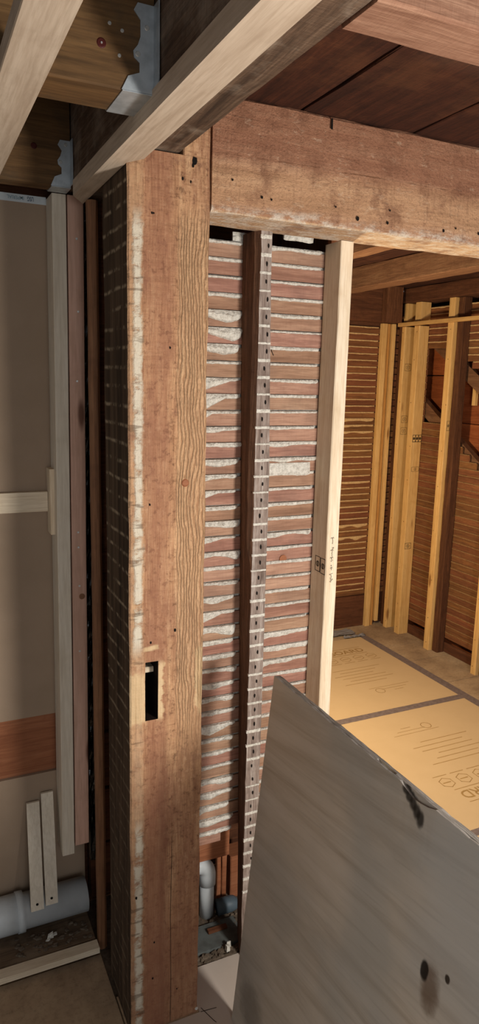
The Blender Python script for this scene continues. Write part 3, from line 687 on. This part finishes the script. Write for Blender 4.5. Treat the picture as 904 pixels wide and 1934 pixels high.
def chip(c, s, flat=.4):
    c = Vector(c); pts = [Vector((r3.gauss(0, 1), r3.gauss(0, 1), 0)).normalized()*s*r3.uniform(.5, 1.2) for _ in range(1)]
    n = r3.choice([4, 5, 6]); a0 = r3.uniform(0, 6); st = r3.uniform(.35, 1)
    ring = [(c.x+s*r3.uniform(.6, 1.1)*math.cos(a0+k*6.283/n), c.y+s*st*r3.uniform(.6, 1.1)*math.sin(a0+k*6.283/n)) for k in range(n)]
    h = s*flat*r3.uniform(.5, 1.3); tl = r3.uniform(-.3, .3)
    return loft([[(x, y, c.z) for x, y in ring], [(c.x+(x-c.x)*.8, c.y+(y-c.y)*.8, c.z+h+tl*(x-c.x)) for x, y in ring]])
mk('rubble', *join(*[chip((r3.uniform(.2, .42), r3.uniform(1.90, 1.98), .030), r3.uniform(.003, .012)) for _ in range(70)]), 'debris', label='fine rubble scattered on the sill board below the pipe', cat='rubble', kind='stuff')
mk('plaster_crumb', *join(chip((.305, 1.948, .03), .016, .7), chip((.318, 1.955, .03), .012, .9), chip((.296, 1.94, .03), .01)), 'plaster', label='white plaster crumbs lying just below the white pipe', cat='plaster')

# ------------------------------------------------------------------ open foot of the lath wall
mk('elbow_pipe', *join(path_tube([(.802, 1.887, -.008), (.802, 1.887, .115)], .0235, 20)), 'pvc', label='white upright plastic pipe stub behind the post', cat='pipe', smooth=True)
el = bpy.data.objects['elbow_pipe']
arc = [(.802, 1.887, .112), (.802, 1.887, .150)]+[(.802-.035*(1-math.cos(a)), 1.887, .150+.035*math.sin(a)) for a in [k*math.pi/12 for k in range(1, 7)]]+[(.70, 1.887, .185)]
mk('elbow', *path_tube(arc, [.0285]*2+[.0275]*7, 20), 'pvc', el, smooth=True)
mk('grey_pipe', *path_tube([(.832, 1.872, .020), (.880, 1.870, .021), (.895, 1.869, .021), (.904, 1.869, .021), (.908, 1.869, .021)], [.026, .026, .023, .016, .006], 20), 'pvc_grey', label='slate grey pipe end lying beside the white pipe stub', cat='pipe', smooth=True)
mk('floor_slab', *box(.64, .875, 1.735, 1.835, -.007, .004), 'grey_slab', label='dark grey slab in the gap below the laths', cat='slab')
mk('rubble', *join(*[chip((r3.uniform(.645, .87), r3.uniform(1.696, 1.732), -.006), r3.uniform(.005, .016), .6) for _ in range(80)]+[chip((r3.uniform(.80, .93), r3.uniform(1.80, 1.90), -.004), r3.uniform(.004, .014), .6) for _ in range(60)]), 'debris', label='splinters and rubble heaped along the gap behind the post', cat='rubble', kind='stuff')
for k, (x, y, s) in enumerate(((.803, 1.712, .013), (.690, 1.715, .010))):
    mk('plaster_chunk', *join(chip((x, y, .002), s, 1.6), chip((x+.004, y+.008, .004), s*.7, 1.8)), 'plaster', label=['white plaster chunk beside the foot of the weathered stud', 'small plaster chunk in the gap against the post'][k], cat='plaster')
mk('wood_chip', *board('X', .770, .835, 1.790, 1.806, .0045, .014, .001, 2, .001), 'old_brown_x', label='little brown wood offcut lying on the grey slab', cat='offcut')
mk('wood_plate', *board('X', .70, .868, 1.862, 1.884, .212, .330, .003, 6, .002), 'red_board', label='orange-brown wooden board behind the lowest laths', cat='board')
mk('wood_block', *board('Z', .905, .985, 1.925, 1.99, -.008, .150, .003, 3, .002), 'red_board', label='raw cut wood block standing at the far right of the gap', cat='block')
for k, (x0, x1) in enumerate(((.856, .872), (.876, .893))):
    mk('splinter_strip', *board('Z', x0, x1, 1.93, 1.945, -.008, .19-.02*k, .002, 4, .003), 'red_board', label=['left splintered wood strip beside the white elbow', 'right splintered wood strip against the raw block'][k], cat='strip')

# ------------------------------------------------------------------ leaning plywood
def plywood():
    yb, yf, zt, xb, xt, th = 1.488, .25, 1.004, .713, .809, .018
    t = thing('plywood_sheet', (.76, .87, 0), 'weathered grey plywood sheet leaning in the right foreground', 'plywood')
    n = Vector((zt, 0, -(xt-xb))).normalized()
    lay = 3
    for k in range(lay):
        V = []; ny, nz = 60, 8
        a0, a1 = th*k/lay+.0002, th*(k+1)/lay-.0002
        def P(i, j, off):
            y = yf+(yb-yf)*i/ny; f = j/nz; z = zt*f; x = xb+(xt-xb)*f
            dz = 0
            if j == nz:
                dz = -.003*abs(noise.noise((y*30, k*5, 0)))-.0015*abs(noise.noise((y*120, k, 1)))
                if k == 0 and .885 < y < .96: dz -= .018*(.5+.5*math.sin((y-.885)/.075*math.pi))*(.7+.5*noise.noise((y*90, 2, 2)))
                if k == 1 and 1.00 < y < 1.035: dz -= .010
            if i == ny: y -= .002*abs(noise.noise((z*40, k*3, 2)))
            return Vector((x, y, z+dz))+n*off
        F = []; V = [P(i, j, o) for o in (a0, a1) for i in range(ny+1) for j in range(nz+1)]
        id_ = lambda s, i, j: s*(ny+1)*(nz+1)+i*(nz+1)+j
        for i in range(ny):
            for j in range(nz):
                F.append((id_(0, i, j), id_(0, i, j+1), id_(0, i+1, j+1), id_(0, i+1, j)))
                F.append((id_(1, i, j), id_(1, i+1, j), id_(1, i+1, j+1), id_(1, i, j+1)))
        mi = [0]*len(F)
        for i in range(ny):
            for j in (0, nz):
                F.append((id_(0, i, j), id_(0, i+1, j), id_(1, i+1, j), id_(1, i, j))); mi.append(1)
        for j in range(nz):
            for i in (0, ny):
                F.append((id_(0, i, j), id_(1, i, j), id_(1, i, j+1), id_(0, i, j+1))); mi.append(1)
        mk('veneer', V, F, 'plywood', t, mats=['plywood', 'ply_edge'], midx=mi)
plywood()

# ------------------------------------------------------------------ floor protection
def sheet(x0, x1, y0, y1, mat, lab, nm='floor_sheet'):
    t = thing(nm, ((x0+x1)/2, (y0+y1)/2, .0004), lab, 'floor board')
    mk('card', *box(x0, x1, y0, y1, .0004, .0022), mat, t); return t
t0 = thing('floor_sheet', (1.1, .6, .0004), 'beige floor protection board in the foreground between post and plywood', 'floor board')
V, F = loft([[(x, y, z) for x, y in ((.45, -.9), (1.655, -.9), (1.655, 1.69), (.642, 1.69), (.642, 1.546), (.45, 1.546))] for z in (.0004, .0022)])
mk('card', V, F, 'sheet_near', t0)
mk('cut_line', *join(stroke([(.650, 1.556), (.668, 1.505), (.672, 1.498)], (0, 0, .0023), (1, 0, 0), (0, 1, 0), (0, 0, 1), .0018), stroke([(.645, 1.545), (.69, 1.54)], (0, 0, .0023), (1, 0, 0), (0, 1, 0), (0, 0, 1), .0016)), 'ink', t0)
s1 = sheet(1.2, 2.757, 2.857, 3.84, 'sheet', 'tan printed floor board farther back in the lit room')
s2 = sheet(1.2, 2.757, 1.868, 2.815, 'sheet', 'tan printed floor board nearer in the lit room, print upside down')
s3 = sheet(1.67, 2.757, -.9, 1.842, 'sheet', 'tan floor board at the right edge beyond the plywood')
def prints(par, ox, oy, s, flip):
    U, W = ((1, 0, 0), (0, 1, 0)) if not flip else ((-1, 0, 0), (0, -1, 0))
    o = (ox, oy, .0023); N = (0, 0, 1)
    mk('lettering', *text('RAM', .078, o, U, W, N, .0002), 'print', par); o2 = Vector(o)+Vector(U)*.175
    mk('lettering', *text('BOARD', .078, o2, U, W, N, .0002), 'print', par)
    ln = [stroke([(-.02, -.02), (.44, -.02)], o, U, W, N, .004, .0002), stroke([(-.02, .075), (.44, .075)], o, U, W, N, .004, .0002)]
    for k in range(5): ln.append(stroke(ringpoly(.04+k*.098, -.078, .036, 6, .52), o, U, W, N, .0035, .0002)); ln.append(stroke([(.02+k*.098, -.078), (.06+k*.098, -.078)], o, U, W, N, .006, .0002))
    for k in range(5): ln.append(stroke([(.0+k*.098, -.132), (.075+k*.098, -.132)], o, U, W, N, .004, .0002))
    for k in range(6): ln.append(stroke([(.05+.035*math.sin(k*2.1), -.22-k*.038), (.34+.05*math.cos(k*1.7), -.22-k*.038)], o, U, W, N, .004, .0002))
    for k in range(3): ln.append(stroke([(.12+.07*k, -.50-.028*k), (.40-.04*k, -.50-.028*k)], o, U, W, N, .003, .0002))
    ln.append(stroke(ringpoly(.17, -.54, .028, 10), o, U, W, N, .0035, .0002))
    mk('printed_marks', *join(*ln), 'print', par)
prints(s1, 2.20, 3.612, 1, False)
prints(s2, 2.512, 2.100, 1, True)
r5 = random.Random(21)
def tape(pts, wd, lab, z=.0024):
    (xa, ya), (xb, yb) = pts; n = 60; d = Vector((xb-xa, yb-ya)); nn = Vector((-d.y, d.x)).normalized(); V = []; F = []
    for i in range(n+1):
        p = Vector((xa, ya))+d*i/n; e = .0015*noise.noise((i*.7, xa, 1)); h = z+.0012*abs(noise.noise((i*.9, ya, 2)))
        for q, hh in ((p+nn*(wd/2+e), h), (p, h+.0004), (p-nn*(wd/2+e), h)): V.append((q.x, q.y, hh))
    for i in range(n):
        for j in range(2): a = i*3+j; F.append((a, a+3, a+4, a+1))
    V2, F2 = V+[(x, y, h-.0006) for x, y, h in V], list(F); m = len(V)
    F2 += [tuple(m+k for k in reversed(f)) for f in F]
    mk('floor_tape', V2, F2, 'tape', label=lab, cat='tape')
tape(((2.786, 1.0), (2.786, 3.86)), .058, 'grey tape running back along the right edge of the tan boards')
tape(((1.2, 2.836), (2.757, 2.836)), .048, 'grey tape across the joint between the two printed boards', .0026)
tape(((1.2, 1.855), (2.757, 1.855)), .036, 'grey tape crossing at the lower right edge behind the plywood', .0026)
def scrap(cx, cy, lx, ly, lab, seed):
    V, F = [], []; n = 12
    for s in (0, .001):
        for i in range(n+1):
            for j in range(n+1):
                x = cx+lx*(i/n-.5)*(1+.2*noise.noise((j*.4, seed, 1))); y = cy+ly*(j/n-.5)*(1+.3*noise.noise((i*.4, seed, 3)))
                V.append((x, y, .004+s+.02*abs(noise.noise((i*.35, j*.5, seed)))))
    id_ = lambda s, i, j: s*(n+1)**2+i*(n+1)+j
    for i in range(n):
        for j in range(n):
            F.append((id_(1, i, j), id_(1, i+1, j), id_(1, i+1, j+1), id_(1, i, j+1))); F.append((id_(0, i, j), id_(0, i, j+1), id_(0, i+1, j+1), id_(0, i+1, j)))
    mk('paper_scrap', V, F, 'paper', label=lab, cat='scrap', smooth=True)
scrap(2.60, 3.945, .30, .11, 'crumpled grey film scrap on the floor by the far wall', 1.5)
scrap(2.72, 3.852, .16, .03, 'narrow folded paper scrap at the far end of the boards', 4.5)

# ------------------------------------------------------------------ far room framing
def rstud(y0, y1, z1, lab, x0=3.045, z0=0.0):
    t = thing('furring_stud', ((x0+XR)/2, (y0+y1)/2, z0), lab, 'stud', 'golden studs of the far room')
    mk('timber', *board('Z', x0, XR-.004, y0, y1, z0, z1, .0025, 10, .001), 'pine_gold', t); return t
def ostud(y0, y1, lab, x0=3.07):
    mk('old_side_stud', *board('Z', x0, XR-.004, y0, y1, 0, 2.268, .003, 40, .003), 'old_brown_z', label=lab, cat='stud', group='old studs of the far room')
S3 = rstud(3.934, 3.971, 2.118, 'golden stud on the right wall nearest the far corner')
S4 = rstud(3.790, 3.842, 2.118, 'golden stud with two bold oval stamps, second from the far corner')
S5 = rstud(3.470, 3.521, 2.268, 'golden stud on the right wall with a dark old stud fixed to it')
S6 = rstud(3.036, 3.077, 2.268, 'golden stud cut by the right edge of the picture')
ostud(3.411, 3.464, 'dark old stud sistered to the middle golden stud')
ostud(2.98, 3.030, 'dark old stud beside the golden stud at the right picture edge')
ostud(3.973, 4.035, 'rough old stud in the far corner between golden studs')
ostud(3.847, 3.870, 'rough old stud with plaster bumps between two golden studs', 3.085)
for (y0, y1, lab) in ((3.925, 3.960, 'short golden block above the strip at the stud nearest the corner'), (3.785, 3.842, 'short golden block with a slanted foot above the horizontal strip')):
    mk('stud_block', *board('Z', 3.045, XR-.004, y0, y1, 2.1455, 2.268, .002, 3, .001), 'pine_gold', label=lab, cat='block')
mk('cross_strip', *board('Y', 3.018, 3.0435, 1.9, 3.985, 2.120, 2.144, .0015, 8, .001), 'pine_gold_y', label='thin golden strip running horizontally across the far room studs', cat='strip')
for st, zc, pn in ((S4, 1.382, 2),):
    for k in range(3): stamp(st, (3.052+k*.025, 3.7895, 1.36), (1, 0, 0), (0, 0, 1), (0, -1, 0), .022, .046, width=.003)
stamp(S4, (3.05, 3.7895, .62), (1, 0, 0), (0, 0, 1), (0, -1, 0), .05, .04, width=.0022)
stamp(S4, (3.06, 3.7895, 1.16), (1, 0, 0), (0, 0, 1), (0, -1, 0), .06, .03, width=.0016)
for zc in (1.83, 1.48, 1.40): stamp(S3, (3.06, 3.9335, zc), (1, 0, 0), (0, 0, 1), (0, -1, 0), .05, .045, width=.0016)
stamp(S5, (3.055, 3.4695, 1.46), (1, 0, 0), (0, 0, 1), (0, -1, 0), .02, .06, width=.0016)
for st, y in ((S3, 3.95), (S4, 3.815), (S5, 3.495), (S6, 3.055)):
    mk('nail_holes', *join(*[disc((3.045, y+rng.uniform(-.012, .012), z), (-1, 0, 0), .0028, .0006, 8) for z in (.05, .22, .48, .81, 1.1, 1.33, 1.62, 1.9, 2.08)]), 'ink', st, kind='stuff')
for x0, x1, z0, mat, lab in ((2.918, 2.956, 0, 'pine_gold', 'left golden stud of the pair on the far wall'), (2.957, 2.990, 0, 'pine_orange', 'right, more orange stud of the pair on the far wall'), (3.000, 3.028, .03, 'pine_gold', 'thin golden stud stopping short of the floor in the far corner')):
    mk('corner_stud', *board('Z', x0, x1, 4.012 if mat != 'pine_orange' else 4.024, 4.045, z0, 2.138, .002, 10, .001), mat, label=lab, cat='stud', group='golden studs in the far corner')
mk('far_beam', *board('X', 1.15, 3.02, 3.965, 4.06, 2.142, 2.364, .005, 20, .004), 'old_brown_x', label='dark beam along the top of the far lath wall', cat='beam')
mk('corner_block', *board('Z', 2.86, 2.985, 3.895, 3.962, 2.139, 2.364, .008, 4, .004), 'old_brown_z', label='dark rough timber end in the far ceiling corner', cat='block')
mk('wall_plate', *board('Y', 3.03, 3.22, 1.72, 3.96, 2.271, 2.364, .005, 20, .004), 'old_brown_y', label='dark timber plate along the top of the right-hand studs', cat='beam')
mk('far_joist', *board('Y', 2.252, 2.367, 1.703, 3.96, 2.250, 2.365, .004, 60, .003), 'rough_joist_y', label='rough brown joist crossing the far room ceiling behind the header', cat='joist')
mk('far_joist', *board('Y', 1.80, 1.885, 1.703, 3.96, 2.300, 2.365, .004, 30, .003), 'rough_joist_y', label='shallow orange-brown joist near the top of the pale stud', cat='joist')
